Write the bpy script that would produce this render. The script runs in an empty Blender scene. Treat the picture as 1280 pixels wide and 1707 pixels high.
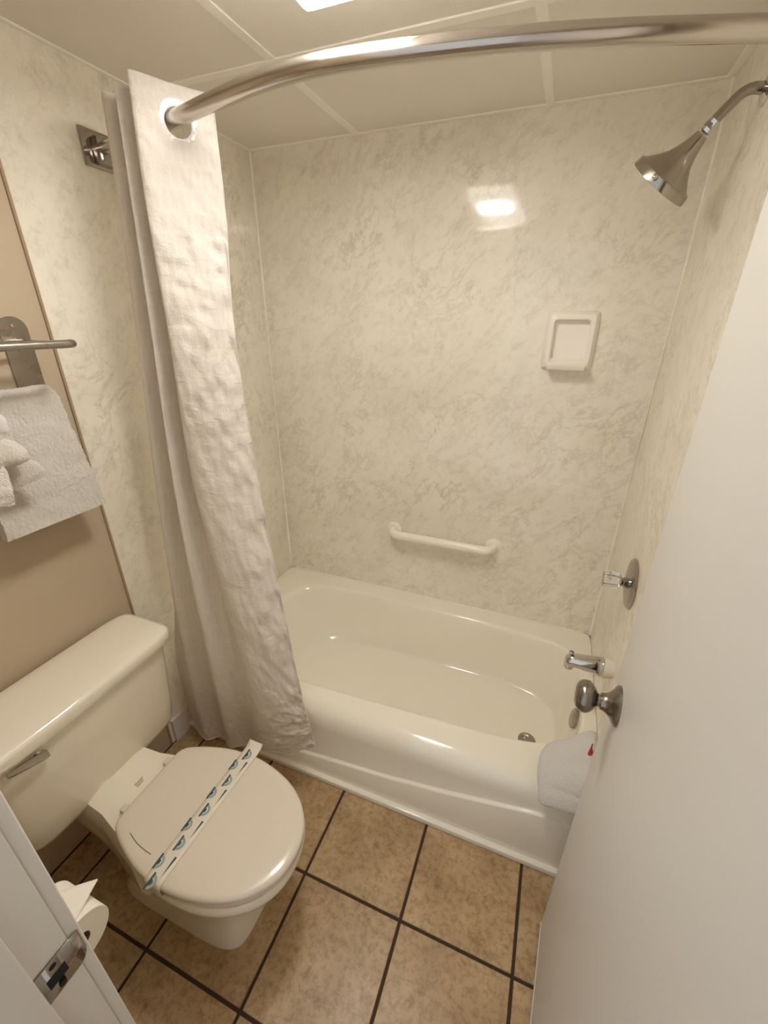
import bpy, bmesh, math, random
from mathutils import Vector, Matrix, noise
random.seed(4)
S = bpy.context.scene
COL = S.collection

# ------------------------------------------------------------------ camera
FPX, YAW, PITCH, ROLL = 708.64, -0.373, -0.428, -0.004
CAM = Vector((1.217, -1.701, 1.567))
fw = Vector((math.sin(YAW)*math.cos(PITCH), math.cos(YAW)*math.cos(PITCH), math.sin(PITCH)))
rt = Vector((math.cos(YAW), -math.sin(YAW), 0)); dn = fw.cross(rt)
rr = rt*math.cos(ROLL)+dn*math.sin(ROLL); dd = -rt*math.sin(ROLL)+dn*math.cos(ROLL)
cd = bpy.data.cameras.new('camera'); cam = bpy.data.objects.new('camera', cd); COL.objects.link(cam)
cam.matrix_world = Matrix(((rr.x, -dd.x, -fw.x, CAM.x), (rr.y, -dd.y, -fw.y, CAM.y), (rr.z, -dd.z, -fw.z, CAM.z), (0, 0, 0, 1)))
cd.sensor_fit = 'HORIZONTAL'; cd.sensor_width = 36; cd.lens = FPX/1280*36; cd.clip_start = 0.02
S.camera = cam
S.cycles.max_bounces = 16; S.cycles.diffuse_bounces = 12; S.cycles.glossy_bounces = 4      # light-coloured closed room: let light keep bouncing

# ------------------------------------------------------------------ world (daylight of the hall behind the doorway) and exposure
W = bpy.data.worlds.new('world'); S.world = W; W.use_nodes = True
bg = W.node_tree.nodes['Background']; bg.inputs[0].default_value = (0.97, 0.97, 1.0, 1); bg.inputs[1].default_value = 0.38
S.view_settings.view_transform = 'Standard'; S.view_settings.look = 'None'
S.view_settings.exposure = 1.20; S.view_settings.gamma = 1.0; S.view_settings.use_curve_mapping = False
LAMP = 33.0         # strength of the tube behind the ceiling light's lens
LAMP_COL = (1.0, 0.965, 0.895, 1)

# ------------------------------------------------------------------ dimensions
L, H, HT = 1.524, 2.138, 0.309
YP = -0.917            # front edge of the marble surround panels
YI = -1.605            # inside face of the front wall
XJ = 0.775             # strike jamb face
TC = -1.228            # toilet axis (y)

# ------------------------------------------------------------------ helpers
def link(name, me, mat=None, parent=None, smooth=None):
    o = bpy.data.objects.new(name, me); COL.objects.link(o)
    if mat: me.materials.append(mat)
    if smooth is not None:
        for p in me.polygons: p.use_smooth = True
        me.set_sharp_from_angle(angle=math.radians(smooth))
    if parent:
        o.parent = parent
        o.matrix_parent_inverse = Matrix.Translation(-parent.location)
    return o
def obj(name, bm, mat=None, parent=None, smooth=None):
    bmesh.ops.recalc_face_normals(bm, faces=bm.faces)
    me = bpy.data.meshes.new(name); bm.to_mesh(me); bm.free()
    return link(name, me, mat, parent, smooth)
def empty(name, loc):
    o = bpy.data.objects.new(name, None); COL.objects.link(o); o.location = loc; o.empty_display_size = 0.05; return o
def tag(o, label, cat, group=None):
    o['label'] = label; o['category'] = cat
    if group: o['group'] = group
    return o
def struct(o): o['kind'] = 'structure'; return o
def sub_parent(o, parent):
    o.parent = parent; return o
def box(bm, x0, x1, y0, y1, z0, z1, bev=0, seg=2):
    r = bmesh.ops.create_cube(bm, size=1)
    vs = r['verts']
    for v in vs:
        v.co = Vector((x0+(v.co.x+.5)*(x1-x0), y0+(v.co.y+.5)*(y1-y0), z0+(v.co.z+.5)*(z1-z0)))
    if bev:
        es = list({e for v in vs for e in v.link_edges})
        bmesh.ops.bevel(bm, geom=es, offset=bev, segments=seg, profile=.6, affect='EDGES')
    return bm
def bx(*a, **k): return box(bmesh.new(), *a, **k)
def frame_of(d):
    d = d.normalized(); a = Vector((0, 0, 1)) if abs(d.z) < .9 else Vector((1, 0, 0))
    u = d.cross(a).normalized(); return u, u.cross(d)
def loft(bm, rings, closed=True, cap0=False, cap1=False):
    R = [[bm.verts.new(p) for p in r] for r in rings]
    n = len(R[0])
    for a, b in zip(R, R[1:]):
        for i in range(n if closed else n-1):
            j = (i+1) % n
            bm.faces.new((a[i], a[j], b[j], b[i]))
    if cap0: bm.faces.new(R[0][::-1])
    if cap1: bm.faces.new(R[-1])
    return R
def tube(bm, pts, r, n=16, caps=True):
    pts = [Vector(p) for p in pts]; rings = []
    u = None
    for i, p in enumerate(pts):
        d = (pts[min(i+1, len(pts)-1)]-pts[max(i-1, 0)]).normalized()
        if u is None: u, v = frame_of(d)
        else:
            u = (u-d*u.dot(d)).normalized(); v = d.cross(u)
        rad = r[i] if isinstance(r, (list, tuple)) else r
        rings.append([p+(u*math.cos(t)+v*math.sin(t))*rad for t in [2*math.pi*k/n for k in range(n)]])
    loft(bm, rings, cap0=caps, cap1=caps); return bm
def lathe(bm, o, d, prof, n=32, cap=True):
    """prof: (distance along d, radius)"""
    o = Vector(o); d = Vector(d).normalized(); u, v = frame_of(d)
    rings = [[o+d*h+(u*math.cos(t)+v*math.sin(t))*max(r, 1e-4) for t in [2*math.pi*k/n for k in range(n)]] for h, r in prof]
    loft(bm, rings, cap0=cap, cap1=cap); return bm
def cr(pts, n):
    """Catmull-Rom through pts, n samples"""
    P = [Vector(p) for p in pts]; m = len(P)-1; out = []
    for k in range(n):
        t = k/(n-1)*m; i = min(int(t), m-1); f = t-i
        a, b, c, d = P[max(i-1, 0)], P[i], P[i+1], P[min(i+2, m)]
        out.append(.5*((2*b)+(c-a)*f+(2*a-5*b+4*c-d)*f*f+(3*b-a-3*c+d)*f**3))
    return out
def grid_mesh(bm, rows):
    V = [[bm.verts.new(p) for p in r] for r in rows]
    for a, b in zip(V, V[1:]):
        for i in range(len(a)-1): bm.faces.new((a[i], a[i+1], b[i+1], b[i]))
    return V
def sup(cx, cy, hx, hy, n, z, N=96, hxb=None):
    out = []
    for k in range(N):
        t = 2*math.pi*k/N; u, v = math.cos(t), math.sin(t)
        r = (abs(u)**n+abs(v)**n)**(-1/n)
        h = hx if u >= 0 or hxb is None else hxb
        out.append(Vector((cx+h*u*r, cy+hy*v*r, z)))
    return out

# ------------------------------------------------------------------ materials
def mat(name, col=(.8, .8, .8), rough=.5, metal=0, spec=.5, **k):
    m = bpy.data.materials.new(name); m.use_nodes = True
    b = m.node_tree.nodes['Principled BSDF']
    b.inputs['Base Color'].default_value = (*col, 1); b.inputs['Roughness'].default_value = rough
    b.inputs['Metallic'].default_value = metal; b.inputs['Specular IOR Level'].default_value = spec
    for a, v in k.items(): b.inputs[a.replace('_', ' ')].default_value = v
    return m
class N:
    def __init__(s, m): s.t = m.node_tree; s.b = s.t.nodes['Principled BSDF']
    def n(s, ty, **k):
        x = s.t.nodes.new(ty)
        for a, v in k.items():
            if a in x.inputs: x.inputs[a].default_value = v
            else: setattr(x, a, v)
        return x
    def l(s, a, b): s.t.links.new(a, b)
    def coord(s, sc=(1, 1, 1), which='Object'):
        c = s.n('ShaderNodeTexCoord'); mp = s.n('ShaderNodeMapping'); mp.inputs['Scale'].default_value = sc
        s.l(c.outputs[which], mp.inputs[0]); return mp.outputs[0]
    def noise(s, vec, scale, detail=4, rough=.5, dist=0):
        x = s.n('ShaderNodeTexNoise'); x.inputs['Scale'].default_value = scale; x.inputs['Detail'].default_value = detail
        x.inputs['Roughness'].default_value = rough; x.inputs['Distortion'].default_value = dist
        s.l(vec, x.inputs['Vector']); return x.outputs['Fac']
    def ramp(s, fac, stops, interp='LINEAR'):
        x = s.n('ShaderNodeValToRGB'); x.color_ramp.interpolation = interp; e = x.color_ramp.elements
        while len(e) < len(stops): e.new(.5)
        for q, (p, c) in zip(e, stops): q.position = p; q.color = (*c, 1) if len(c) == 3 else c
        s.l(fac, x.inputs[0]); return x.outputs[0]
    def mix(s, fac, a, b, mode='MIX'):
        x = s.n('ShaderNodeMix', data_type='RGBA', blend_type=mode)
        for v, i in ((fac, 0), (a, 6), (b, 7)):
            if hasattr(v, 'node'): s.l(v, x.inputs[i])
            else: x.inputs[i].default_value = v if i == 0 else (*v, 1)
        return x.outputs[2]
    def bump(s, h, strength, dist=.002, nrm=None):
        x = s.n('ShaderNodeBump'); x.inputs['Strength'].default_value = strength; x.inputs['Distance'].default_value = dist
        s.l(h, x.inputs['Height'])
        if nrm: s.l(nrm, x.inputs['Normal'])
        s.l(x.outputs[0], s.b.inputs['Normal']); return x.outputs[0]
    def col(s, c): s.l(c, s.b.inputs['Base Color'])

def m_marble():
    m = mat('cream_marble_panel', rough=.07); q = N(m)
    v = q.coord()
    big = q.noise(v, 2.6, 4, .55, .6)
    base = q.ramp(big, [(.32, (.79, .745, .635)), (.5, (.85, .805, .70)), (.68, (.88, .84, .75))])
    rot = q.coord(); rot.node.inputs['Rotation'].default_value = (.5, -.7, 0)
    sm = q.n('ShaderNodeMapping'); sm.inputs['Scale'].default_value = (1.9, 1.9, 1.0); q.l(rot, sm.inputs[0]); sv = sm.outputs[0]
    v1 = q.noise(sv, 3.1, 12, .72, .45)
    vein = q.ramp(v1, [(.472, (0, 0, 0)), (.490, (1, 1, 1)), (.497, (1, 1, 1)), (.525, (0, 0, 0))])
    msk = q.ramp(q.noise(v, 3.1, 3, .5), [(.40, (.1, .1, .1)), (.64, (1, 1, 1))])
    vm = q.mix(1.0, vein, msk, 'MULTIPLY')
    c = q.mix(vm, base, (.70, .65, .545))
    fine = q.ramp(q.noise(sv, 15, 10, .80, .3), [(.36, (.83, .825, .80)), (.50, (1, 1, 1)), (.70, (1.04, 1.03, 1.01))])
    q.col(q.mix(.8, c, fine, 'MULTIPLY'))
    return m
def m_tile():
    m = mat('beige_floor_tile', rough=.38); q = N(m)
    c0 = q.n('ShaderNodeTexCoord'); oi = q.n('ShaderNodeObjectInfo')
    add = q.n('ShaderNodeVectorMath', operation='ADD'); sc = q.n('ShaderNodeVectorMath', operation='SCALE')
    q.l(oi.outputs['Location'], sc.inputs[0]); sc.inputs['Scale'].default_value = 3.7
    q.l(c0.outputs['Object'], add.inputs[0]); q.l(sc.outputs[0], add.inputs[1]); v = add.outputs[0]
    a = q.ramp(q.noise(v, 7, 6, .6, .3), [(.3, (.36, .24, .12)), (.5, (.445, .31, .165)), (.72, (.53, .385, .225))])
    sp = q.ramp(q.noise(v, 55, 6, .75, .25), [(.40, (.72, .66, .58)), (.52, (1, 1, 1)), (.7, (1.08, 1.06, 1.03))])
    bl = q.ramp(q.noise(v, 16, 8, .78, .2), [(.36, (.66, .58, .48)), (.46, (1, 1, 1))])
    c = q.mix(.8, q.mix(.9, a, sp, 'MULTIPLY'), bl, 'MULTIPLY')
    tint = q.ramp(oi.outputs['Random'], [(0, (.92, .92, .92)), (1, (1.04, 1.03, 1.02))])
    q.col(q.mix(1.0, c, tint, 'MULTIPLY'))
    q.bump(q.noise(v, 90, 5, .6), .25, .001)
    return m
def m_stipple(name, col, rough, scale, st, col2=None):
    m = mat(name, col, rough); q = N(m); v = q.coord()
    n = q.noise(v, scale, 4, .6)
    if col2: q.col(q.ramp(q.noise(v, 2.5, 3), [(.35, col), (.65, col2)]))
    q.bump(n, st, .001)
    return m
def m_fabric():
    m = mat('white_curtain_fabric', (.75, .71, .67), .78, Sheen_Weight=.25); q = N(m)
    uv = q.n('ShaderNodeTexCoord').outputs['UV']
    br = q.n('ShaderNodeTexBrick'); br.offset = .5; br.squash = 1
    mp = q.n('ShaderNodeMapping'); mp.inputs['Scale'].default_value = (1, 1, 1); q.l(uv, mp.inputs[0]); q.l(mp.outputs[0], br.inputs['Vector'])
    br.inputs['Scale'].default_value = 1; br.inputs['Mortar Size'].default_value = .0045
    br.inputs['Brick Width'].default_value = .026; br.inputs['Row Height'].default_value = .05
    w = q.noise(q.coord((1, 1, 1)), 420, 2, .5)
    cr_ = q.noise(q.coord((1, 1, 1.7)), 30, 6, .66, .9)
    mx = q.mix(.15, cr_, w); mx2 = q.mix(.035, mx, br.outputs['Fac'])
    q.bump(mx2, .8, .010)
    fc = q.mix(br.outputs['Fac'], (.885, .84, .79), (.91, .865, .815)); q.col(fc)
    tr_ = q.n('ShaderNodeBsdfTranslucent'); q.l(fc, tr_.inputs['Color'])
    mxs = q.n('ShaderNodeMixShader'); mxs.inputs[0].default_value = .42
    q.l(q.b.outputs[0], mxs.inputs[1]); q.l(tr_.outputs[0], mxs.inputs[2])
    q.l(mxs.outputs[0], q.t.nodes['Material Output'].inputs['Surface'])
    return m
def m_terry(name, col):
    m = mat(name, col, .95, Sheen_Weight=.5); q = N(m)
    a = q.noise(q.coord(), 260, 4, .75); b = q.noise(q.coord(), 115, 3, .7)
    q.bump(q.mix(.6, a, b), 1.0, .014); return m
def m_brushed(name, col, rough, sc=(1, 1, 1), st=.12):
    m = mat(name, col, rough, 1); q = N(m)
    q.bump(q.noise(q.coord(sc), 300, 3, .6), st, .0005)
    r = q.ramp(q.noise(q.coord(), 24, 5, .7), [(.3, (rough*.75,)*3), (.7, (rough*1.3,)*3)])
    q.l(r, q.b.inputs['Roughness']); return m

M = dict(
 marble=m_marble(), tile=m_tile(),
 tan=m_stipple('tan_wall_paint', (.50, .41, .295), .6, 160, .12, (.53, .435, .315)),
 caulk=mat('tan_caulk', (.36, .26, .165), .6), white_caulk=mat('cream_caulk', (.93, .89, .80), .3),
 grout=m_stipple('dark_brown_grout', (.055, .03, .016), .9, 200, .3),
 ceil=m_stipple('ceiling_panel_vinyl', (.83, .79, .73), .75, 260, .55, (.85, .81, .75)),
 grid=mat('ceiling_grid_enamel', (.95, .92, .86), .5),
 door=m_stipple('door_paint', (.60, .58, .54), .42, 130, .10),
 jamb=m_stipple('jamb_paint', (.73, .71, .665), .4, 90, .15),
 porcelain=mat('cream_porcelain', (.86, .80, .67), .09, spec=.55, Coat_Weight=.3, Coat_Roughness=.05),
 lidpl=mat('cream_seat_plastic', (.72, .65, .54), .17),
 enamel=mat('tub_enamel', (.88, .845, .735), .11, spec=.55, Coat_Weight=.2, Coat_Roughness=.05),
 chrome=mat('chrome', (.62, .60, .57), .07, 1), chrome_d=mat('dark_chrome', (.38, .35, .315), .10, 1),
 steel=m_brushed('brushed_steel_rod', (.55, .505, .46), .20, (1, 1, 1), .05),
 nickel=m_brushed('brushed_nickel', (.27, .24, .205), .22, (1, 1, 6)),
 satin=m_brushed('satin_steel', (.43, .395, .35), .30, (1, 1, 8)),
 headpl=mat('gunmetal_chrome', (.42, .385, .34), .16, 1),
 fabric=m_fabric(), terry=m_terry('white_terry_cloth', (.91, .86, .78)), terry2=m_terry('white_terry_mat', (.95, .92, .87)),
 ring=mat('white_grommet_plastic', (.86, .83, .83), .25), plast=mat('white_soap_dish_plastic', (.89, .84, .77), .3),
 barpl=mat('cream_grab_bar_enamel', (.90, .845, .745), .28), sleeve=mat('spout_sleeve_plastic', (.80, .73, .60), .3),
 paper=mat('toilet_tissue', (.90, .86, .78), .9), strip=mat('paper_band', (.75, .69, .59), .45),
 ink=mat('teal_ink', (.035, .085, .085), .5), ink2=mat('grey_teal_ink', (.30, .37, .35), .5), blue=mat('blue_ink', (.06, .10, .14), .5),
 greyink=mat('grey_ink', (.16, .13, .10), .6), red=mat('red_label', (.50, .045, .02), .8), dark=mat('dark_hole', (.012, .010, .009), .9),
 acrylic=mat('clear_acrylic', (1, 1, 1), .04, Transmission_Weight=1.0, IOR=1.46), card=mat('brown_card_core', (.20, .13, .08), .9),
 band=mat('clear_plastic_band', (.95, .95, .95), .15, Transmission_Weight=.6, IOR=1.3),
)
# ceiling-light lens: a bright tube shape behind a paler prismatic lens
lm = bpy.data.materials.new('lamp_lens'); lm.use_nodes = True; q = N(lm)
q.b.inputs['Base Color'].default_value = (.9, .87, .8, 1)
cx = q.coord()
sx = q.n('ShaderNodeSeparateXYZ'); q.l(cx, sx.inputs[0])
def mth(op, a, b=None):
    x = q.n('ShaderNodeMath', operation=op)
    for i, v in enumerate((a, b)):
        if v is None: continue
        if hasattr(v, 'node'): q.l(v, x.inputs[i])
        else: x.inputs[i].default_value = v
    return x.outputs[0]
ax = mth('POWER', mth('DIVIDE', mth('ABSOLUTE', mth('ADD', sx.outputs[0], -.012)), .080), 4.0)
ay = mth('POWER', mth('DIVIDE', mth('ABSOLUTE', mth('ADD', sx.outputs[1], -0.2225)), .11), 4.0)
hot = mth('LESS_THAN', mth('ADD', ax, ay), 1.0)
q.l(mth('ADD', mth('MULTIPLY', hot, LAMP), 2.4), q.b.inputs['Emission Strength'])
q.b.inputs['Emission Color'].default_value = LAMP_COL

# ================================================================== SETTING
# ---- floor with separate tiles
floor = struct(obj('floor', bx(-.1, L+.1, -2.6, .1, -.06, -.0035), M['grout']))
T, X0, Y0, G = 0.3116, 0.726, -1.104, 0.0085
def tile_mesh(sx_, sy_):
    bm = bx(-sx_/2, sx_/2, -sy_/2, sy_/2, -.008, .0, bev=.0016, seg=1)
    me = bpy.data.meshes.new('floor_tile'); bm.to_mesh(me); bm.free(); me.materials.append(M['tile']); return me
cache = {}
for i in range(-3, 4):
    for j in range(-4, 2):
        a, b = X0+i*T+G/2, X0+(i+1)*T-G/2; c, d = Y0+j*T+G/2, Y0+(j+1)*T-G/2
        a, b = max(a, .002), min(b, L-.002); d = min(d, -.80); c = max(c, -2.3)
        if b-a < .02 or d-c < .02: continue
        k = (round(b-a, 4), round(d-c, 4))
        if k not in cache: cache[k] = tile_mesh(*k)
        o = bpy.data.objects.new('floor_tile', cache[k]); COL.objects.link(o); o.location = ((a+b)/2, (c+d)/2, 0); o.parent = floor

# ---- walls
wl = struct(obj('wall_left', bx(-.1, -.006, -2.3, .1, -.06, H+.1), M['tan']))
obj('surround_panel', bx(-.006, 0, YP, .02, .0, H+.02, bev=.0015, seg=1), M['marble'], wl)
obj('panel_edge_caulk', bx(-.0065, -.001, YP-.006, YP, .0, H), M['caulk'], wl)
obj('panel_foot_block', bx(-.002, .012, -.905, -.838, 0, .115, bev=.002, seg=1), M['jamb'], wl)
wb = struct(obj('wall_back', bx(-.1, L+.1, 0, .1, -.06, H+.1), M['marble']))
obj('corner_bead', tube(bmesh.new(), [(.001, -.001, HT), (.001, -.001, H)], .0065, 12), M['white_caulk'], wb)
obj('corner_bead', tube(bmesh.new(), [(L-.001, -.001, HT), (L-.001, -.001, H)], .0065, 12), M['white_caulk'], wb)
obj('corner_bead', bx(0.03, L-.03, -.004, 0.0, HT-.002, HT+.004, bev=.001, seg=1), M['white_caulk'], wb)
wr = struct(obj('wall_right', bx(L+.006, L+.1, -2.3, .1, -.06, H+.1), M['tan']))
obj('surround_panel', bx(L, L+.006, YP, .02, 0, H+.02, bev=.0015, seg=1), M['marble'], wr)
bm = bx(-.1, XJ-.02, YI-.11, YI, -.06, H+.1); box(bm, 1.43, L+.1, YI-.11, YI, -.06, H+.1); box(bm, XJ-.02, 1.43, YI-.11, YI, 2.07, H+.1)
wf = struct(obj('wall_front', bm, M['tan']))

# ---- door frame on the left of the doorway
bm = bx(XJ-.02, XJ, YI-.11, YI, 0, 2.07, bev=.002, seg=2)
tr = struct(obj('trim_1', bm, M['jamb'], smooth=30))
obj('casing', bx(XJ-.065, XJ-.003, YI, YI+.015, 0, 2.12, bev=.004, seg=3), M['jamb'], tr, 30)
obj('door_stop', bx(XJ-.002, XJ+.011, YI-.075, YI-.040, 0, 2.06, bev=.003, seg=2), M['jamb'], tr, 30)
tr2 = struct(obj('trim_2', bx(1.407, 1.43, YI-.11, YI, 0, 2.07, bev=.002), M['jamb']))
tr3 = struct(obj('trim_3', bx(XJ, 1.407, YI-.11, YI, 2.05, 2.07, bev=.002), M['jamb']))
# strike plate
ZS = .862
bm = bmesh.new()
def plate(bm, h, y0, y1, x0, th):
    n = 6; rows = []
    path = [(x0, y0), (x0, y1)]+[(x0-.012*(1-math.cos(a))*1.0, y1+.016*math.sin(a)) for a in [math.radians(k*15) for k in range(1, 6)]]
    out = [[Vector((x, y, ZS+s*(h/2 if i < 2 else h/2*(1-.035*(i-1)**1.6)))) for s in (-1, 1)] for i, (x, y) in enumerate(path)]
    return out
P = plate(bm, .058, YI-.040, YI-.003, XJ+.0022, .002)
grid_mesh(bm, [[r[0], r[1]] for r in P])
sp = obj('strike_plate', bm, M['chrome_d'], tr, 50)
sp['label'] = 'chrome strike plate with curled lip'
md = sp.modifiers.new('s', 'SOLIDIFY'); md.thickness = .0018; md.offset = 0
o = obj('latch_hole', bx(XJ+.0028, XJ+.0036, YI-.033, YI-.012, ZS-.010, ZS+.008, bev=.0003, seg=1), M['dark']); o.parent = sp
for dz in (-.0215, .0205):
    o = obj('screw', lathe(bmesh.new(), (XJ+.003, YI-.022, ZS+dz), (1, 0, 0), [(0, .0042), (.0008, .0038), (.001, .0005)], 14), M['dark']); o.parent = sp

# ---- door, swung open against the right
DA = Vector((1.413, -.967, 0)); DH = Vector((1.371, YI+.002, 0)); dl = (DA-DH).length
dt = (DA-DH).normalized(); dnorm = Vector((-dt.y, dt.x, 0))      # towards the room (-x)
if dnorm.x > 0: dnorm = -dnorm
def DP(a, z, out): return DA-dt*a+dnorm*out+Vector((0, 0, z))   # a: distance from the latch edge
bm = bmesh.new()
r = bmesh.ops.create_cube(bm, size=1)
for v in r['verts']:
    v.co = DP((v.co.x+.5)*dl, .012+(v.co.z+.5)*2.03, (v.co.y-.5)*.035)
bmesh.ops.bevel(bm, geom=bm.edges[:], offset=.0025, segments=2, affect='EDGES')
door = struct(obj('door_1', bm, M['door'], smooth=30))
for side in (0, 1):
    n_ = dnorm if side == 0 else -dnorm
    c0 = DP(.072, .938, 0 if side == 0 else -.035)
    ro = obj('rosette', lathe(bmesh.new(), c0, n_, [(0, .036), (.004, .036), (.007, .033), (.011, .0255), (.018, .0185), (.024, .0155), (.029, .0150), (.030, .012)], 40), M['nickel'], door, 35)
    kn = obj('door_knob', lathe(bmesh.new(), c0, n_, [(.029, .0115), (.034, .0115), (.036, .0145), (.040, .0205), (.045, .0260), (.051, .0290), (.057, .0290), (.063, .0270), (.068, .0225), (.071, .016), (.072, .0005)], 40), M['nickel'], door, 35)
lt = obj('latch_plate', bmesh.new(), M['nickel'], door)
bm = bmesh.new(); r = bmesh.ops.create_cube(bm, size=1)
for v in r['verts']: v.co = DP(-.0015+(v.co.x+.5)*.003, .91+(v.co.z+.5)*.057, -.0175+v.co.y*.025)
bm.to_mesh(lt.data); bm.free()

# ---- ceiling: panels dropped into a grid
ce = struct(obj('ceiling', bx(-.1, L+.1, -1.72, .1, H+.03, H+.1), M['ceil']))
XB = [.447, 1.072]; YB = [-.489, -1.099]
xs = [0]+XB+[L]; ys = [0]+YB+[YI]
for a, b in zip(xs, xs[1:]):
    for d, c in zip(ys, ys[1:]):
        obj('ceiling_panel', bx(a+.002, b-.002, c+.002, d-.002, H+.002, H+.014, bev=.0015, seg=1), M['ceil'], ce)
for x in XB:
    yy = [0]+YB+[YI]
    for d, c in zip(yy, yy[1:]):
        obj('grid_bar', bx(x-.0125, x+.0125, c+.0125, d-.0125, H-.001, H+.003, bev=.001, seg=1), M['grid'], ce)
for y in YB: obj('grid_bar', bx(.0, L, y-.0125, y+.0125, H-.0015, H+.003, bev=.001, seg=1), M['grid'], ce)
obj('wall_angle', bx(0, L, -.016, 0, H-.0015, H+.003, bev=.001, seg=1), M['grid'], ce)
obj('wall_angle', bx(0, .014, YI, -.016, H-.0015, H+.003, bev=.001, seg=1), M['grid'], ce)
obj('wall_angle', bx(L-.022, L, YI, -.016, H-.0015, H+.003, bev=.001, seg=1), M['grid'], ce)

# ================================================================== CEILING LIGHT
lx0, lx1, ly0, ly1, lz = .68, .885, -1.50, -.735, 2.072
lc = Vector(((lx0+lx1)/2, (ly0+ly1)/2, H))
lamp = tag(empty('ceiling_light', lc), 'glowing white lens of the ceiling light above the toilet', 'ceiling light')
obj('housing', bx(lx0-.012, lx1+.012, ly0-.012, ly1+.012, H-.012, H+.001, bev=.003), M['grid'], lamp, 30)
le = bpy.data.objects.new('lens', None)
bm = bx(lx0-lc.x, lx1-lc.x, ly0-lc.y, ly1-lc.y, lz-lc.z, -.012, bev=.02, seg=4)
me = bpy.data.meshes.new('lens'); bm.to_mesh(me); bm.free(); me.materials.append(lm)
for p in me.polygons: p.use_smooth = True
me.set_sharp_from_angle(angle=math.radians(40))
o = bpy.data.objects.new('lens', me); COL.objects.link(o); o.parent = lamp
bpy.data.objects.remove(le)

# ================================================================== BATHTUB
tub = tag(empty('bathtub', (L/2, -.41, 0)), 'cream enamel bathtub set between the marble walls', 'bathtub')
Nn = 128
bm = bmesh.new()
YF = -.722
A = sup(.797, -.391, .688, .309, 5.5, HT, Nn); B = sup(.875, -.388, .545, .212, 4.2, 0, Nn)
for p in A+B:
    if p.y < -.391: p.y += .05*max(0, p.x-.45)*min(1, (-.391-p.y)/.2)
def inter(a, z): return [Vector((p.x+(q_.x-p.x)*a, p.y+(q_.y-p.y)*a, z)) for p, q_ in zip(A, B)]
outer = sup(L/2, YF/2, L/2-.001, -YF/2-.001, 60, HT-.001, Nn)
outlow = [Vector((p.x, p.y, HT-.02)) for p in outer]
rings = [outlow, outer, inter(-.10, HT+.001), inter(0, HT)]
for a, z in [(.04, .308), (.08, .304), (.125, .296), (.17, .283), (.215, .265), (.30, .235), (.44, .185), (.58, .14), (.70, .109), (.79, .090), (.87, .078), (.94, .072), (1.0, .070)]:
    rings.append(inter(a, z))
cF = Vector((.88, -.39, 0))
for s_, z in [(.86, .0685), (.6, .067), (.3, .066), (.02, .065)]:
    rings.append([Vector((cF.x+(p.x-cF.x)*s_, cF.y+(p.y-cF.y)*s_, z)) for p in B])
loft(bm, rings, cap1=True)
obj('basin', bm, M['enamel'], tub, 60)
# apron with a rolled rim and a raised lower field
def zl(x):
    pts = [(0, .035), (.3, .05), (.483, .071), (.69, .096), (.876, .117), (1.085, .154), (1.314, .205), (1.524, .25)]
    for (a, b), (c, d) in zip(pts, pts[1:]):
        if x <= c: return b+(d-b)*(x-a)/(c-a)
    return pts[-1][1]
rows = []
for k in range(61):
    x = .001+(L-.002)*k/60; z = min(zl(x), .215)
    prof = [(YF+.006, HT-.0005), (-.735, .3075), (-.752, .303), (-.766, .295), (-.777, .283), (-.785, .267), (-.790, .248), (-.7925, max(.232, z+.010)), (-.7945, z+.006), (-.7955, z+.0035), (-.799, z+.0015), (-.8035, z+.0005), (-.8055, z-.0015), (-.8065, z-.004), (-.8155, max(.02, z*.5)), (-.819, .0)]
    rows.append([Vector((x, y, zz)) for y, zz in prof])
bm = bmesh.new(); grid_mesh(bm, rows)
obj('apron', bm, M['enamel'], tub, 60)
obj('base_strip', bx(.0, L, -.834, -.815, 0, .024, bev=.005, seg=3), M['enamel'], tub, 40)
bm = lathe(bmesh.new(), (1.323, -.432, .0655), (0, 0, 1), [(0, .033), (.004, .033), (.006, .029), (.008, .024), (.013, .022), (.016, .015), (.017, .0005)], 32)
o = obj('drain_stopper', bm, M['chrome_d'], tub, 35)
bm = lathe(bmesh.new(), (1.462, -.435, .254), (-1, 0, .22), [(-.012, .036), (.004, .036), (.007, .032), (.009, .0005)], 32)
obj('overflow_plate', bm, M['chrome_d'], tub, 35)

# ================================================================== TOILET
to = tag(empty('toilet', (.35, TC, 0)), 'cream toilet with closed round lid beside the tub', 'toilet')
def rbox_ring(x0, x1, hy, z, n=7, N_=72, bow=0.0):
    r = sup((x0+x1)/2, TC, (x1-x0)/2, hy, n, z, N_)
    return [Vector((p.x+(bow*(1-((p.y-TC)/hy)**2) if p.x > (x0+x1)/2 else 0), p.y, z)) for p in r]
bm = bmesh.new()
loft(bm, [rbox_ring(.045, .165, .19, .325), rbox_ring(.03, .185, .212, .328), rbox_ring(.024, .194, .222, .337), rbox_ring(.02, .199, .229, .352), rbox_ring(.02, .201, .237, .42, bow=.004), rbox_ring(.02, .204, .250, .56, bow=.006), rbox_ring(.02, .206, .256, .652, bow=.006)], cap0=True, cap1=True)
obj('tank', bm, M['porcelain'], to, 50)
bm = bmesh.new()
loft(bm, [rbox_ring(.014, .214, .262, .652, 9), rbox_ring(.009, .222, .270, .655, 9, bow=.006), rbox_ring(.008, .224, .272, .662, 9, bow=.006), rbox_ring(.008, .224, .272, .682, 9, bow=.006), rbox_ring(.011, .220, .268, .690, 9, bow=.006), rbox_ring(.02, .208, .256, .6945, 9, bow=.006), rbox_ring(.06, .16, .19, .697, 9)], cap0=True, cap1=True)
obj('tank_lid', bm, M['porcelain'], to, 50)
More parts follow.
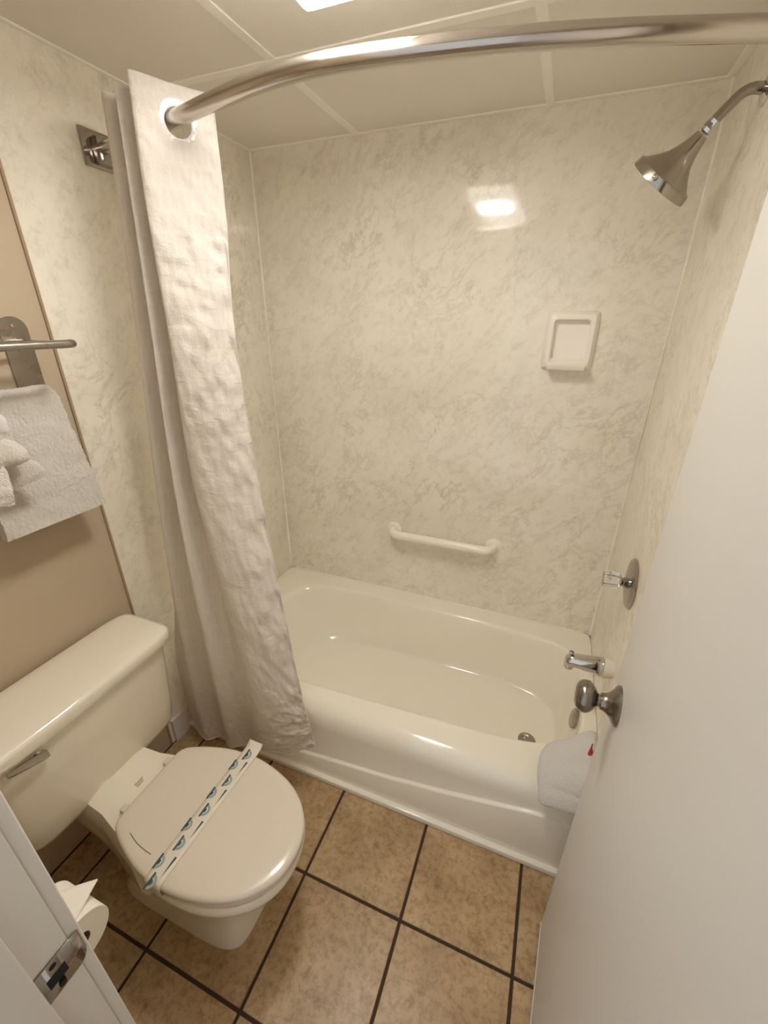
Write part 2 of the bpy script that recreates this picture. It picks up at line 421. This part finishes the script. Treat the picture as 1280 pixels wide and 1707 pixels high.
# flush lever
bm = bmesh.new()
hx = .212; hz = .617
lathe(bm, (.203, TC-.140, hz), (1, 0, 0), [(0, .015), (.006, .015), (.010, .010), (.020, .009), (.021, .0005)], 20)
lv = []
for t in range(9):
    f = t/8; y = TC-.128-.083*f; w = .0125-.006*f+.003*math.sin(f*3.1); th = .005-.001*f
    x = hx+.012+.010*f
    z = hz+.002+.034*f
    lv.append([Vector((x+th*sx_, y, z+w*sz)) for sx_, sz in ((-1, -.8), (-.3, -1), (.6, -.8), (1, -.2), (1, .4), (.4, 1), (-.6, .9), (-1, .4))])
loft(bm, lv, cap0=True, cap1=True)
obj('flush_lever', bm, M['headpl'], to, 40)
# bowl
def egg(xc, back, front, hy, n, z): return sup(xc, TC, front, hy, n, z, 72, hxb=back)
bm = bmesh.new()
loft(bm, [egg(.42, .20, .238, .118, 5.5, .0), egg(.42, .20, .238, .118, 5.5, .012), egg(.43, .20, .222, .108, 4.5, .05), egg(.45, .20, .205, .104, 3.4, .12), egg(.47, .19, .21, .112, 2.8, .18), egg(.51, .19, .225, .132, 2.4, .235), egg(.54, .19, .237, .152, 2.25, .28), egg(.56, .205, .238, .166, 2.2, .318), egg(.56, .215, .242, .171, 2.2, .332), egg(.56, .22, .243, .172, 2.2, .35), egg(.56, .218, .238, .168, 2.2, .358), egg(.56, .20, .215, .15, 2.2, .360)], cap0=True, cap1=True)
secs = []
for x, hw, zb in [(.05, .098, .25), (.10, .100, .21), (.20, .101, .17), (.26, .106, .14), (.32, .122, .12), (.40, .140, .12)]:
    zt = .362
    sec = []
    for k in range(24):
        t = 2*math.pi*k/24; u, v = math.cos(t), math.sin(t); r_ = (abs(u)**7+abs(v)**7)**(-1/7)
        sec.append(Vector((x, TC+hw*u*r_, (zt+zb)/2+(zt-zb)/2*v*r_)))
    secs.append(sec)
loft(bm, secs, cap0=True, cap1=True)
obj('bowl', bm, M['porcelain'], to, 45)
hwp = [(.337, 0), (.3375, .085), (.345, .112), (.37, .130), (.42, .150), (.485, .167), (.555, .1725), (.62, .166), (.69, .147), (.745, .117), (.785, .076), (.803, .038), (.808, 0)]
half = cr([(x, h, 0) for x, h in hwp], 60)
def outline(g, z, lo=0):
    pts = [Vector((p.x, p.y, 0)) for p in half]+[Vector((p.x, -p.y, 0)) for p in half[-2:0:-1]]
    c = Vector((.57, 0, 0)); out = []
    for p in pts:
        d_ = p-c; k_ = max(0, (d_.length-g))/d_.length
        out.append(Vector((c.x+d_.x*k_, TC+d_.y*k_, z)))
    return out
bm = bmesh.new(); loft(bm, [outline(.012, .361), outline(.006, .361), outline(.003, .364), outline(.003, .374), outline(.007, .378)], cap0=True, cap1=True)
obj('seat', bm, M['lidpl'], to, 40)
bm = bmesh.new(); loft(bm, [outline(.006, .3785), outline(.001, .3795), outline(0, .383), outline(0, .388), outline(.003, .3935), outline(.010, .3965), outline(.03, .3978), outline(.10, .3985), outline(.4, .399)], cap0=True, cap1=True)
obj('lid', bm, M['lidpl'], to, 40)
for dy in (-.070, .072):
    obj('hinge_cap', bx(.312, .335, TC+dy-.010, TC+dy+.010, .361, .379, bev=.004, seg=3), M['lidpl'], to, 40)
for k in range(3):
    obj('printed_mark', bx(.281+k*.0055, .283+k*.0055, TC-.011, TC+.017-.004*k, .3618, .3624), M['greyink'], to)
# hair-fine scuff on the lid
bm = bmesh.new(); tube(bm, cr([(.399, -1.342, .3982), (.43, -1.352, .3983), (.46, -1.357, .3983), (.49, -1.359, .3983)], 12), [.0002]+[.0009]*10+[.0002], 6)
obj('scuff_mark', bm, M['greyink'], to)

# ================================================================== PAPER BAND ACROSS THE LID
pb = tag(empty('paper_band', (.54, TC, .399)), 'white paper band with teal print lying across the toilet lid', 'paper band')
bw = .0235
path = [(-1.398, .362), (-1.4035, .372), (-1.404, .385), (-1.402, .394), (-1.397, .3985), (-1.385, .3995), (-1.30, .4), (-1.2, .4), (-1.10, .4), (-1.068, .3995), (-1.050, .400), (-1.037, .4035), (-1.026, .410)]
rows = [[Vector((.541+.02*(y+1.228)+s_*bw, y, z)) for s_ in (-1, -.5, 0, .5, 1)] for y, z in path]
bm = bmesh.new(); grid_mesh(bm, rows)
o = obj('band', bm, M['strip'], pb, 60); md = o.modifiers.new('s', 'SOLIDIFY'); md.thickness = .0006
def flat(pts, z): 
    bm = bmesh.new(); bm.faces.new([bm.verts.new((x, y, z)) for x, y in pts])
    e = bmesh.ops.extrude_face_region(bm, geom=bm.faces[:])
    for v in [g for g in e['geom'] if isinstance(g, bmesh.types.BMVert)]: v.co.z += .0002
    return bm
def arc(cx_, cy_, r0, r1, n=12):
    o_ = [(cx_+.95*r1*math.sin(math.pi*k/n), cy_-r1*math.cos(math.pi*k/n)) for k in range(n+1)]
    i_ = [(cx_+.95*r0*math.sin(math.pi*k/n), cy_-r0*math.cos(math.pi*k/n)) for k in range(n, -1, -1)]
    return o_+i_
ZB = .40035
def emblem(x, y, s_, m_):
    obj('printed_bar', flat([(x-.003*s_, y-.0185*s_), (x+.0022*s_, y-.0185*s_), (x+.0022*s_, y+.0185*s_), (x-.003*s_, y+.0185*s_)], ZB), m_, pb)
    obj('printed_arc', flat(arc(x+.0022*s_, y, .009*s_, .0155*s_), ZB), M['ink2'], pb)
    obj('printed_dot', flat([(x+.0022*s_, y-.008*s_), (x+.007*s_, y-.004*s_), (x+.007*s_, y+.003*s_), (x+.0022*s_, y+.006*s_)], ZB), m_, pb)
for k in range(4):
    y = -1.363+.0857*k; dx = .02*(y+1.228)
    emblem(.519+dx, y, .9, M['ink'])
    obj('printed_wedge', flat([(.551+dx, y-.024), (.5555+dx, y+.021), (.550+dx, y+.021)], ZB), M['ink'], pb)
for k in range(5):
    y = -1.400+.0835*k; dx = .02*(y+1.228)
    emblem(.534+dx, y, .95, M['blue'] if k % 2 else M['ink'])

# ================================================================== SHOWER CURTAIN ROD
RODZ = 1.962
rodpts = cr([(.0, -.668, RODZ), (.13, -.690, RODZ), (.36, -.752, RODZ), (.62, -.817, RODZ), (.80, -.826, RODZ), (1.02, -.794, RODZ), (1.20, -.751, RODZ), (1.42, -.680, RODZ), (1.524, -.640, RODZ)], 90)
rod = tag(empty('shower_curtain_rod', (.0, -.668, RODZ)), 'curved brushed steel shower rod bowing out below the ceiling', 'curtain rod')
obj('rod', tube(bmesh.new(), rodpts, .0158, 24), M['steel'], rod, 60)
obj('wall_flange', bx(.0, .007, -.712, -.628, 1.922, 2.004, bev=.002, seg=2), M['chrome_d'], rod, 30)
obj('flange_socket', bx(.007, .036, -.686, -.628, 1.930, 1.990, bev=.008, seg=3), M['chrome_d'], rod, 30)
obj('wall_flange', bx(L-.007, L, -.682, -.598, 1.922, 2.004, bev=.002, seg=2), M['chrome_d'], rod, 30)
obj('flange_socket', bx(L-.03, L-.007, -.67, -.61, 1.93, 1.994, bev=.008, seg=3), M['chrome_d'], rod, 30)

# ================================================================== SHOWER CURTAIN
cu = tag(empty('shower_curtain', (.3, -.86, .06)), 'white fabric shower curtain bunched at the left end of the rod', 'shower curtain')
lev = [
 [(.10, -.69, 2.022), (.187, -.778, 2.020), (.215, -.69, 2.02), (.25, -.802, 2.018), (.278, -.69, 2.024), (.302, -.812, 2.026), (.352, -.745, 2.022), (.397, -.675, 2.022)],
 [(.09, -.70, 1.80), (.19, -.797, 1.80), (.21, -.70, 1.80), (.25, -.818, 1.80), (.275, -.70, 1.80), (.302, -.828, 1.80), (.362, -.762, 1.80), (.407, -.692, 1.80)],
 [(.08, -.71, 1.52), (.168, -.81, 1.52), (.20, -.73, 1.52), (.243, -.832, 1.52), (.262, -.735, 1.52), (.306, -.838, 1.52), (.372, -.79, 1.52), (.412, -.722, 1.52)],
 [(.06, -.73, 1.14), (.141, -.832, 1.14), (.18, -.76, 1.14), (.225, -.846, 1.14), (.25, -.77, 1.14), (.298, -.842, 1.14), (.39, -.815, 1.14), (.452, -.752, 1.14)],
 [(.05, -.77, .76), (.118, -.846, .76), (.17, -.80, .76), (.235, -.866, .76), (.29, -.815, .76), (.372, -.872, .76), (.465, -.862, .76), (.533, -.812, .76)],
 [(.045, -.842, .42), (.128, -.870, .42), (.19, -.842, .42), (.265, -.884, .42), (.335, -.848, .42), (.436, -.890, .42), (.53, -.880, .42), (.604, -.856, .42)],
 [(.05, -.848, .22), (.14, -.880, .22), (.20, -.846, .22), (.272, -.888, .22), (.348, -.848, .22), (.448, -.896, .22), (.545, -.888, .28), (.620, -.857, .32)],
 [(.055, -.850, .065), (.150, -.886, .058), (.205, -.850, .065), (.268, -.884, .068), (.352, -.850, .095), (.440, -.894, .150), (.540, -.890, .178), (.640, -.862, .225)],
]
NU, NV = 150, 230
cols = [[lev[i][k] for i in range(len(lev))] for k in range(8)]
cols = [cr(c, NV) for c in cols]
rows = []
for j in range(NV):
    rows.append(cr([c[j] for c in cols], NU))
for j, r in enumerate(rows):
    v = j/(NV-1)
    for i, p in enumerate(r):
        u = i/(NU-1)
        w = .0025+.0125*max(0, (u-.66)/.34)
        amp = w*(.35+.65*min(1, v*5)) if v > .04 else .0006
        n1 = noise.noise(Vector((u*10, v*26, 3.1))); n2 = noise.noise(Vector((u*30-v*12, v*75, 7.7)))
        q_ = (n1*.6+n2*.55)*amp*1.3
        p.x += q_*.7; p.y -= q_*.7
        if v > .75: p.y = min(p.y, -.8385 if p.z < .30 else 9)
RC = Vector((.352, -.745, 1.955)); 
# hole faces are dropped where the rod runs through
bm = bmesh.new(); uvl = bm.loops.layers.uv.new('UVMap')
V = [[bm.verts.new(p) for p in r] for r in rows]
rodv = [Vector(p) for p in rodpts]
for j in range(NV-1):
    for i in range(NU-1):
        vs = (V[j][i], V[j][i+1], V[j+1][i+1], V[j+1][i]); c = sum((x.co for x in vs), Vector())/4
        if c.z > 1.90:
            if i > NU*.74 and (c-RC).length < .034: continue
            if i <= NU*.74 and min((c-p).length for p in rodv[:26]) < .024: continue
        f = bm.faces.new(vs)
        for lp, (a, b) in zip(f.loops, ((i, j), (i+1, j), (i+1, j+1), (i, j+1))): lp[uvl].uv = (a/(NU-1)*1.1, b/(NV-1)*2.0)
o = obj('fabric', bm, M['fabric'], cu, 180)
md = o.modifiers.new('s', 'SOLIDIFY'); md.thickness = .0012
# side and bottom hems
bm = bmesh.new(); tube(bm, [r[-1] for r in rows], .0017, 6); obj('side_hem', bm, M['fabric'], cu, 180)
bm = bmesh.new(); tube(bm, [p for p in rows[-1]], .0022, 6); obj('bottom_hem', bm, M['fabric'], cu, 180)
# grommet ring at the end panel
tang = (Vector((.62, -.817, 0))-Vector((.36, -.752, 0))).normalized()
e0 = Vector((.302, -.812, 0)); e1 = Vector((.397, -.675, 0)); nrm = Vector(((e1-e0).y, -(e1-e0).x, 0)).normalized()
obj('grommet', lathe(bmesh.new(), RC+nrm*-.004, nrm, [(0, .027), (0, .043), (.006, .043), (.0095, .040), (.010, .034), (.0085, .029), (.006, .027), (0, .027)], 44, cap=False), M['ring'], cu, 40)
for c_ in ((.20, -.730, 1.955), (.262, -.745, 1.955)):
    obj('grommet', lathe(bmesh.new(), Vector(c_)-Vector((.0015, 0, 0)), (1, -.1, 0), [(0, .022), (0, .034), (.003, .034), (.003, .022), (0, .022)], 32, cap=False), M['ring'], cu, 40)

# ================================================================== SHOWER HEAD
sh = tag(empty('shower_fixture', (L, -.35, 1.995)), 'chrome bell-shaped shower head on a bent arm', 'shower head')
arm = cr([(1.524, -.35, 1.995), (1.500, -.35, 1.999), (1.482, -.35, 1.994), (1.468, -.35, 1.981), (1.440, -.35, 1.950), (1.433, -.35, 1.942)], 24)
obj('arm', tube(bmesh.new(), arm, .0105, 20), M['chrome_d'], sh, 60)
obj('wall_flange', lathe(bmesh.new(), (L, -.35, 1.995), (-1, 0, 0), [(0, .028), (.003, .028), (.008, .02), (.010, .0115)], 32), M['chrome'], sh, 40)
ad = Vector((-.060, .032, -.075)).normalized()
h0 = Vector((1.443, -.35, 1.952))
obj('nut', lathe(bmesh.new(), h0-ad*.004, ad, [(0, .0125), (.022, .0125), (.024, .0095)], 8), M['chrome'], sh, 20)
obj('ball_joint', lathe(bmesh.new(), h0+ad*.016, ad, [(0, .0006), (.002, .006), (.006, .009), (.010, .0095), (.014, .008), (.017, .005)], 20), M['chrome'], sh, 50)
h1 = h0+ad*.024
bell = obj('bell', lathe(bmesh.new(), h1, ad, [(0, .013), (.004, .0145), (.020, .0185), (.036, .0245), (.052, .0335), (.066, .0465), (.078, .0595), (.084, .067)], 40), M['headpl'], sh, 50)
obj('rim_band', lathe(bmesh.new(), h1+ad*.084, ad, [(0, .0695), (.002, .0725), (.018, .0755), (.020, .0755), (.021, .070), (.019, .06), (.018, .0005)], 40), M['headpl'], sh, 30)
sdir = Vector((-.2, -1, 0)); sdir = (sdir-ad*sdir.dot(ad)).normalized()
bm = bmesh.new(); c_ = h1+ad*.090+sdir*.070; tube(bm, [c_, c_+sdir*.012], .003, 10); lathe(bm, c_+sdir*.011, sdir, [(0, .0005), (.001, .004), (.004, .0055), (.007, .004), (.008, .0005)], 14)
obj('spray_lever', bm, M['chrome'], sh, 50)

# ================================================================== SOAP DISH
sd = tag(empty('soap_dish', (1.235, 0, 1.40)), 'white square soap dish set on the marble back wall', 'soap dish')
bm = bmesh.new(); x0, x1, z0, z1 = 1.152, 1.318, 1.402, 1.592
def rr_ring(x0, x1, z0, z1, y, n=14, N_=64):
    return [Vector((p.x, y, p.y)) for p in sup((x0+x1)/2, (z0+z1)/2, (x1-x0)/2, (z1-z0)/2, n, 0, N_)]
loft(bm, [rr_ring(x0, x1, z0, z1, 0), rr_ring(x0, x1, z0, z1, -.006), rr_ring(x0+.004, x1-.004, z0+.004, z1-.004, -.012), rr_ring(x0+.010, x1-.010, z0+.010, z1-.009, -.026), rr_ring(x0+.013, x1-.013, z0+.013, z1-.012, -.029), rr_ring(x0+.025, x1-.025, z0+.023, z1-.026, -.029), rr_ring(x0+.0265, x1-.0265, z0+.025, z1-.0275, -.027), rr_ring(x0+.029, x1-.029, z0+.034, z1-.031, -.003), rr_ring(x0+.06, x1-.06, z0+.06, z1-.06, -.002)], cap1=True)
obj('dish_frame', bm, M['plast'], sd, 40)
bm = bmesh.new(); prof = [(-.008, z0+.040), (-.030, z0+.026), (-.056, z0+.024), (-.062, z0+.029), (-.067, z0+.028), (-.068, z0+.020), (-.060, z0+.006), (-.030, z0+.001), (-.008, z0+.004)]
loft(bm, [[Vector((x, y, z)) for y, z in prof] for x in (x0+.022, x0+.026, x1-.026, x1-.022)], cap0=True, cap1=True)
bmesh.ops.bevel(bm, geom=[e for e in bm.edges if abs(e.verts[0].co.x-e.verts[1].co.x) < 1e-5], offset=.001, segments=1, affect='EDGES')
obj('tray_lip', bm, M['plast'], sd, 40)

# ================================================================== GRAB BAR
gb = tag(empty('grab_bar', (.83, 0, .655)), 'cream grab bar on the back wall above the tub', 'grab bar')
def u_bar(xa, xb, z, off, r):
    pts = [(xa, 0, z)]
    R = .042
    for k in range(9): a = math.pi/2*k/8; pts.append((xa+R-R*math.cos(a), -off+R-R*math.sin(a), z))
    for k in range(9): a = math.pi/2*k/8; pts.append((xb-R+R*math.sin(a), -off+R-R*math.cos(a), z))
    pts.append((xb, 0, z)); return pts
obj('bar', tube(bmesh.new(), u_bar(.607, 1.066, .657, .058, .019), .019, 24), M['barpl'], gb, 60)
for x in (.605, 1.068):
    obj('flange', lathe(bmesh.new(), (x, 0, .657), (0, -1, 0), [(0, .035), (.003, .035), (.006, .032), (.008, .026), (.012, .024), (.013, .018)], 32), M['barpl'], gb, 35)

# ================================================================== TUB VALVE AND SPOUT
va = tag(empty('shower_valve', (L, -.411, .833)), 'round chrome valve plate with clear acrylic knob', 'shower valve')
obj('escutcheon', lathe(bmesh.new(), (L, -.411, .833), (-1, 0, 0), [(0, .079), (.003, .079), (.006, .076), (.010, .060), (.0115, .03), (.012, .018)], 48), M['chrome_d'], va, 35)
obj('stem_collar', lathe(bmesh.new(), (L-.011, -.411, .833), (-1, 0, 0), [(0, .017), (.012, .016), (.014, .013), (.024, .012)], 24), M['chrome_d'], va, 35)
bm = bmesh.new(); rings = []
for h, r0 in [(.030, .016), (.034, .024), (.055, .0265), (.074, .0275), (.080, .025), (.081, .012)]:
    rings.append([Vector((L-h, -.411+math.cos(t)*r0*(1 if k % 2 else .9), .833+math.sin(t)*r0*(1 if k % 2 else .9))) for k, t in enumerate([2*math.pi*i/24 for i in range(24)])])
loft(bm, rings, cap0=True, cap1=True)
kn = obj('knob', bm, M['acrylic'], va); kn['label'] = 'clear acrylic fluted knob'
SY, SZ = -.475, .545
so = tag(empty('tub_spout', (L, SY, SZ)), 'chrome tub spout with diverter pull over the tub end', 'tub spout')
def sp_ring(x, zc, hy, hz): return [Vector((x, SY+hy*math.cos(t), zc+hz*math.sin(t))) for t in [2*math.pi*k/28 for k in range(28)]]
bm = bmesh.new()
loft(bm, [sp_ring(1.497, SZ, .029, .032), sp_ring(1.495, SZ, .030, .033), sp_ring(1.47, SZ+.001, .027, .029), sp_ring(1.43, SZ+.001, .0235, .024), sp_ring(1.405, SZ-.001, .021, .0225), sp_ring(1.393, SZ-.004, .0195, .023), sp_ring(1.386, SZ-.008, .0165, .021), sp_ring(1.383, SZ-.012, .011, .014)], cap0=True, cap1=True)
lathe(bm, (1.400, SY, SZ-.012), (-.15, 0, -1), [(0, .017), (.016, .0165), (.020, .0155)], 24)
obj('spout_body', bm, M['chrome'], so, 50)
obj('wall_sleeve', lathe(bmesh.new(), (L, SY, SZ), (-1, 0, 0), [(0, .029), (.022, .031), (.028, .031), (.029, .02)], 32), M['sleeve'], so, 35)
obj('diverter_pull', lathe(bmesh.new(), (1.399, SY, SZ+.016), (0, 0, 1), [(0, .004), (.010, .004), (.011, .0075), (.015, .008), (.017, .006), (.018, .0005)], 20), M['chrome_d'], so, 40)

# ================================================================== TOWEL RACK
tk = tag(empty('towel_rack', (0, -1.0, 1.40)), 'steel towel shelf rack on the tan wall above the toilet', 'towel rack')
for yb in (-1.002, -1.52):
    pts = []
    for k in range(13): a = math.pi*k/12; pts.append((yb+.031*math.cos(a), 1.537+.031*math.sin(a)))
    pts += [(yb-.031, 1.36), (yb+.031, 1.36)]
    bm = bmesh.new(); f = bm.faces.new([bm.verts.new((-.006, y, z)) for y, z in pts]); e = bmesh.ops.extrude_face_region(bm, geom=[f])
    for v in [g for g in e['geom'] if isinstance(g, bmesh.types.BMVert)]: v.co.x = .0
    wp = obj('wall_bracket', bm, M['satin'], tk)
    o = obj('screw', lathe(bmesh.new(), (0, yb, 1.548), (1, 0, 0), [(0, .006), (.002, .005), (.003, .0005)], 16), M['chrome']); o.parent = wp
RX = .205; RZ = 1.513; R = .022
pts = [(0, -1.002, RZ), (RX-R, -1.002, RZ)]+[(RX-R+R*math.sin(a), -1.002-R+R*math.cos(a), RZ) for a in [math.pi/2*k/8 for k in range(1, 9)]]
pts += [(RX, -1.2, RZ), (RX, -1.52+R, RZ)]+[(RX-R+R*math.cos(a), -1.52+R-R*math.sin(a), RZ) for a in [math.pi/2*k/8 for k in range(1, 9)]]+[(0, -1.52, RZ)]
obj('shelf_rail', tube(bmesh.new(), pts, .0085, 18), M['satin'], tk, 60)
for x in (.05, .10, .15):
    obj('shelf_rod', tube(bmesh.new(), [(x, -1.002, RZ), (x, -1.52, RZ)], .0045, 12), M['satin'], tk, 60)
bm = bmesh.new()
obj('towel_bar', tube(bmesh.new(), [(.062, -1.012, 1.395), (.062, -1.535, 1.395)], .008, 16), M['satin'], tk, 60)
for yb in (-1.002, -1.52):
    obj('bar_arm', tube(bmesh.new(), [(0, yb, 1.395), (.066, yb, 1.395)], .007, 14), M['satin'], tk, 60)

# ================================================================== HAND TOWEL on the bar
def towel_sheet(name, ya, yb, prof, amp, seed, nU=110, thick=None):
    """closed cross-section prof (x,z) swept along y with soft noise"""
    rings = []
    for k in range(nU):
        f = k/(nU-1); e = min(f, 1-f)*nU
        sh_ = 1-.30*max(0, 1-e/2.5)**2
        cx_ = sum(p[0] for p in prof)/len(prof); cz_ = sum(p[1] for p in prof)/len(prof)
        ring = []
        for x, z in prof:
            y = ya(z) + (yb(z)-ya(z))*f
            n_ = noise.noise(Vector((x*30+seed, y*30, z*30)))*amp+noise.noise(Vector((x*170+seed, y*170, z*170)))*amp*.8
            ring.append(Vector((x+n_, y+n_*.4, z+n_*.6)))
        rings.append(ring)
    bm = bmesh.new(); loft(bm, rings, cap0=True, cap1=True); return bm
def drape(xc, zt, zf, zb, gap, th, n=64):
    """thick inverted U: outer then inner loop, (x,z)"""
    o_, i_ = [], []
    ro, ri = gap/2+th, gap/2
    for k in range(n): o_.append((xc+ro+.022*(k/(n-1)-1)*-1*.0, zf+(zt-ro-zf)*k/(n-1)))
    for k in range(1, 12): a = math.pi*k/12; o_.append((xc+ro*math.cos(a), zt-ro+ro*math.sin(a)))
    for k in range(n): o_.append((xc-ro, zt-ro+(zb-zt+ro)*k/(n-1)))
    for k in range(n): i_.append((xc-ri, zb+(zt-ro-zb)*k/(n-1)))
    for k in range(1, 8): a = math.pi*(1-k/8); i_.append((xc+ri*math.cos(a), zt-ro+ri*math.sin(a)))
    for k in range(n): i_.append((xc+ri, zt-ro+(zf-zt+ro)*k/(n-1)))
    return o_+i_
tw = towel_sheet('t', lambda z: -1.212+.0*z, lambda z: -1.008+.045*(1.41-z)/.32, drape(.062, 1.418, 1.092, 1.13, .020, .021), .0040, 2)
t1 = tag(obj('hand_towel', tw, M['terry'], None, 70), 'thick white terry towel hanging under the steel rack', 'towel')
# wash cloth tied in a fan in front of the towel
wc = tag(empty('washcloth', (.14, -1.215, 1.25)), 'small white washcloth tied in a bow before the hanging towel', 'washcloth')
def lobe(name, pts, ws, ts, seed, m_='terry'):
    pts = cr(pts, 22); bm = bmesh.new(); rings = []
    for k, p in enumerate(pts):
        d = (pts[min(k+1, 21)]-pts[max(k-1, 0)]).normalized()
        wdir = Vector((0.25, 1, 0)); wdir = (wdir-d*wdir.dot(d)).normalized(); tdir = d.cross(wdir)
        f = k/21*(len(ws)-1); i = min(int(f), len(ws)-2); g = f-i
        w = ws[i]+(ws[i+1]-ws[i])*g; t_ = ts[i]+(ts[i+1]-ts[i])*g
        ring = []
        for a in range(28):
            an = 2*math.pi*a/28
            pl = 1+.22*math.cos(an*5+seed)
            q_ = p+wdir*math.cos(an)*w+tdir*math.sin(an)*t_*pl
            ring.append(q_+Vector((1, .3, .4))*noise.noise(q_*70+Vector((seed, 0, 0)))*.003)
        rings.append(ring)
    loft(bm, rings, cap0=True, cap1=True); return obj(name, bm, M[m_], wc, 70)
lobe('folded_top', [(.125, -1.215, 1.392), (.150, -1.210, 1.375), (.155, -1.207, 1.345), (.150, -1.207, 1.322)], [.040, .042, .036, .028], [.012, .016, .018, .016], 1)
lobe('front_fold', [(.150, -1.214, 1.335), (.166, -1.212, 1.318), (.170, -1.208, 1.296), (.166, -1.205, 1.282)], [.030, .044, .052, .052], [.012, .018, .020, .010], 2)
lobe('lower_tail', [(.130, -1.200, 1.315), (.138, -1.184, 1.285), (.143, -1.166, 1.248), (.143, -1.160, 1.226)], [.016, .030, .042, .045], [.010, .011, .010, .005], 3)
lobe('lower_tail', [(.160, -1.215, 1.305), (.172, -1.225, 1.275), (.178, -1.235, 1.235), (.176, -1.238, 1.205)], [.016, .022, .026, .026], [.010, .012, .012, .006], 4)
lobe('plastic_band', [(.150, -1.215, 1.388), (.170, -1.205, 1.372), (.174, -1.203, 1.350)], [.030, .032, .028], [.004, .004, .003], 0, 'band')

# ================================================================== BATH MAT over the tub rim
bmat_rows = []
prof = [(-.672, .250), (-.672, .285), (-.675, .312), (-.685, .330), (-.705, .340), (-.735, .342), (-.765, .336), (-.786, .326), (-.800, .316), (-.808, .304), (-.812, .294)]
NX = 26
outer_r, bm = [], bmesh.new()
ringsM = []
for k in range(NX):
    f = k/(NX-1); x = 1.348+.150*f
    e = min(f, 1-f)*NX; rnd = 1-max(0, 1-e/3.0)**2
    rise = .055*f**1.3; inn = .075*f
    pc = cr([(0, y+(inn if y > -.70 else inn*.4 if y > -.74 else 0), z+(rise if y > -.72 else rise*.75 if y > -.77 else rise*.3)) for y, z in prof], 44)
    up, lowr = [], []
    for i, p in enumerate(pc):
        d = (pc[min(i+1, 43)]-pc[max(i-1, 0)]).normalized(); nn = Vector((0, -d.z, d.y))
        if nn.z < 0 and abs(d.y) > abs(d.z): nn = -nn
        ei = min(i, 43-i); th = .026*(.35+.65*rnd)*min(1, .45+ei*.2)
        q_ = Vector((x+.006*math.sin(i*.2), p.y, p.z))
        nd = Vector((0, -d.z, d.y)); nd = -nd if (q_-Vector((x, -.74, .20))).dot(nd) < 0 else nd
        bump_ = noise.noise(q_*40)*.003+noise.noise(q_*130)*.002
        up.append(q_+nd*(th+bump_)); lowr.append(q_+nd*.001)
    ringsM.append(up+lowr[::-1])
loft(bm, ringsM, cap0=True, cap1=True)
mt = tag(empty('bath_mat', (1.42, -.74, HT)), 'folded white terry bath mat draped over the tub rim by the door', 'bath mat')
obj('terry_cloth', bm, M['terry2'], mt, 70)
bm = bmesh.new(); tube(bm, [(1.476, -.690, .440), (1.476, -.697, .415), (1.473, -.703, .385), (1.470, -.708, .360)], [.002, .006, .005, .002], 8)
o = obj('label_tag', bm, M['red'], mt, 60); o['label'] = 'small red sewn label'

# ================================================================== TOILET PAPER
RY, RZP, RR = -1.550, .545, .052; RXA, RXB = .475, .578
hd = tag(empty('toilet_paper_holder', (.49, YI, RZP)), 'chrome holder carrying the paper roll behind the door frame', 'paper holder')
obj('wall_plate', bx(.435, .465, YI, YI+.006, RZP-.03, RZP+.03, bev=.002), M['chrome'], hd, 30)
obj('arm', tube(bmesh.new(), cr([(.450, YI+.004, RZP), (.450, RY-.012, RZP), (.453, RY-.003, RZP), (.463, RY, RZP), (.474, RY, RZP)], 20), .007, 14), M['chrome'], hd, 60)
obj('spindle', tube(bmesh.new(), [(.468, RY, RZP), (.566, RY, RZP)], .010, 16), M['chrome_d'], hd, 40)
tp = tag(empty('toilet_paper_roll', (RXA, RY, RZP-RR)), 'white toilet paper roll with its end sheet folded to a point', 'toilet paper')
obj('roll', lathe(bmesh.new(), (RXA, RY, RZP), (1, 0, 0), [(0, .016), (0, RR), (RXB-RXA-.001, RR), (RXB-RXA, RR-.001), (RXB-RXA, .016), (0, .016)], 56, cap=False), M['paper'], tp, 35)
obj('core', lathe(bmesh.new(), (RXA, RY, RZP), (1, 0, 0), [(0, .0145), (0, .016), (RXB-RXA, .016), (RXB-RXA, .0145), (0, .0145)], 32, cap=False), M['card'], tp, 35)
rowsP = []
for k in range(13):
    f = k/12
    if f < .4: a = math.pi/2*(1+.25*(1-f/.4)); y, z = RY+(RR+.0008)*math.cos(a), RZP+(RR+.0008)*math.sin(a)
    else: g = (f-.4)/.6; y, z = RY+.066*g, RZP+RR+.0008-.006*g*g
    g_ = max(0, (f-.4)/.6); xt = RXA+.075; xs_ = RXA+(xt-.002-RXA)*g_; xe = RXB-(RXB-xt)*g_
    rowsP.append([Vector((xs_+(xe-xs_)*s_, y, z)) for s_ in (0, .25, .5, .75, 1)])
bm = bmesh.new(); grid_mesh(bm, rowsP); o = obj('loose_sheet', bm, M['paper'], tp, 60); md = o.modifiers.new('s', 'SOLIDIFY'); md.thickness = .0008; md.offset = 1
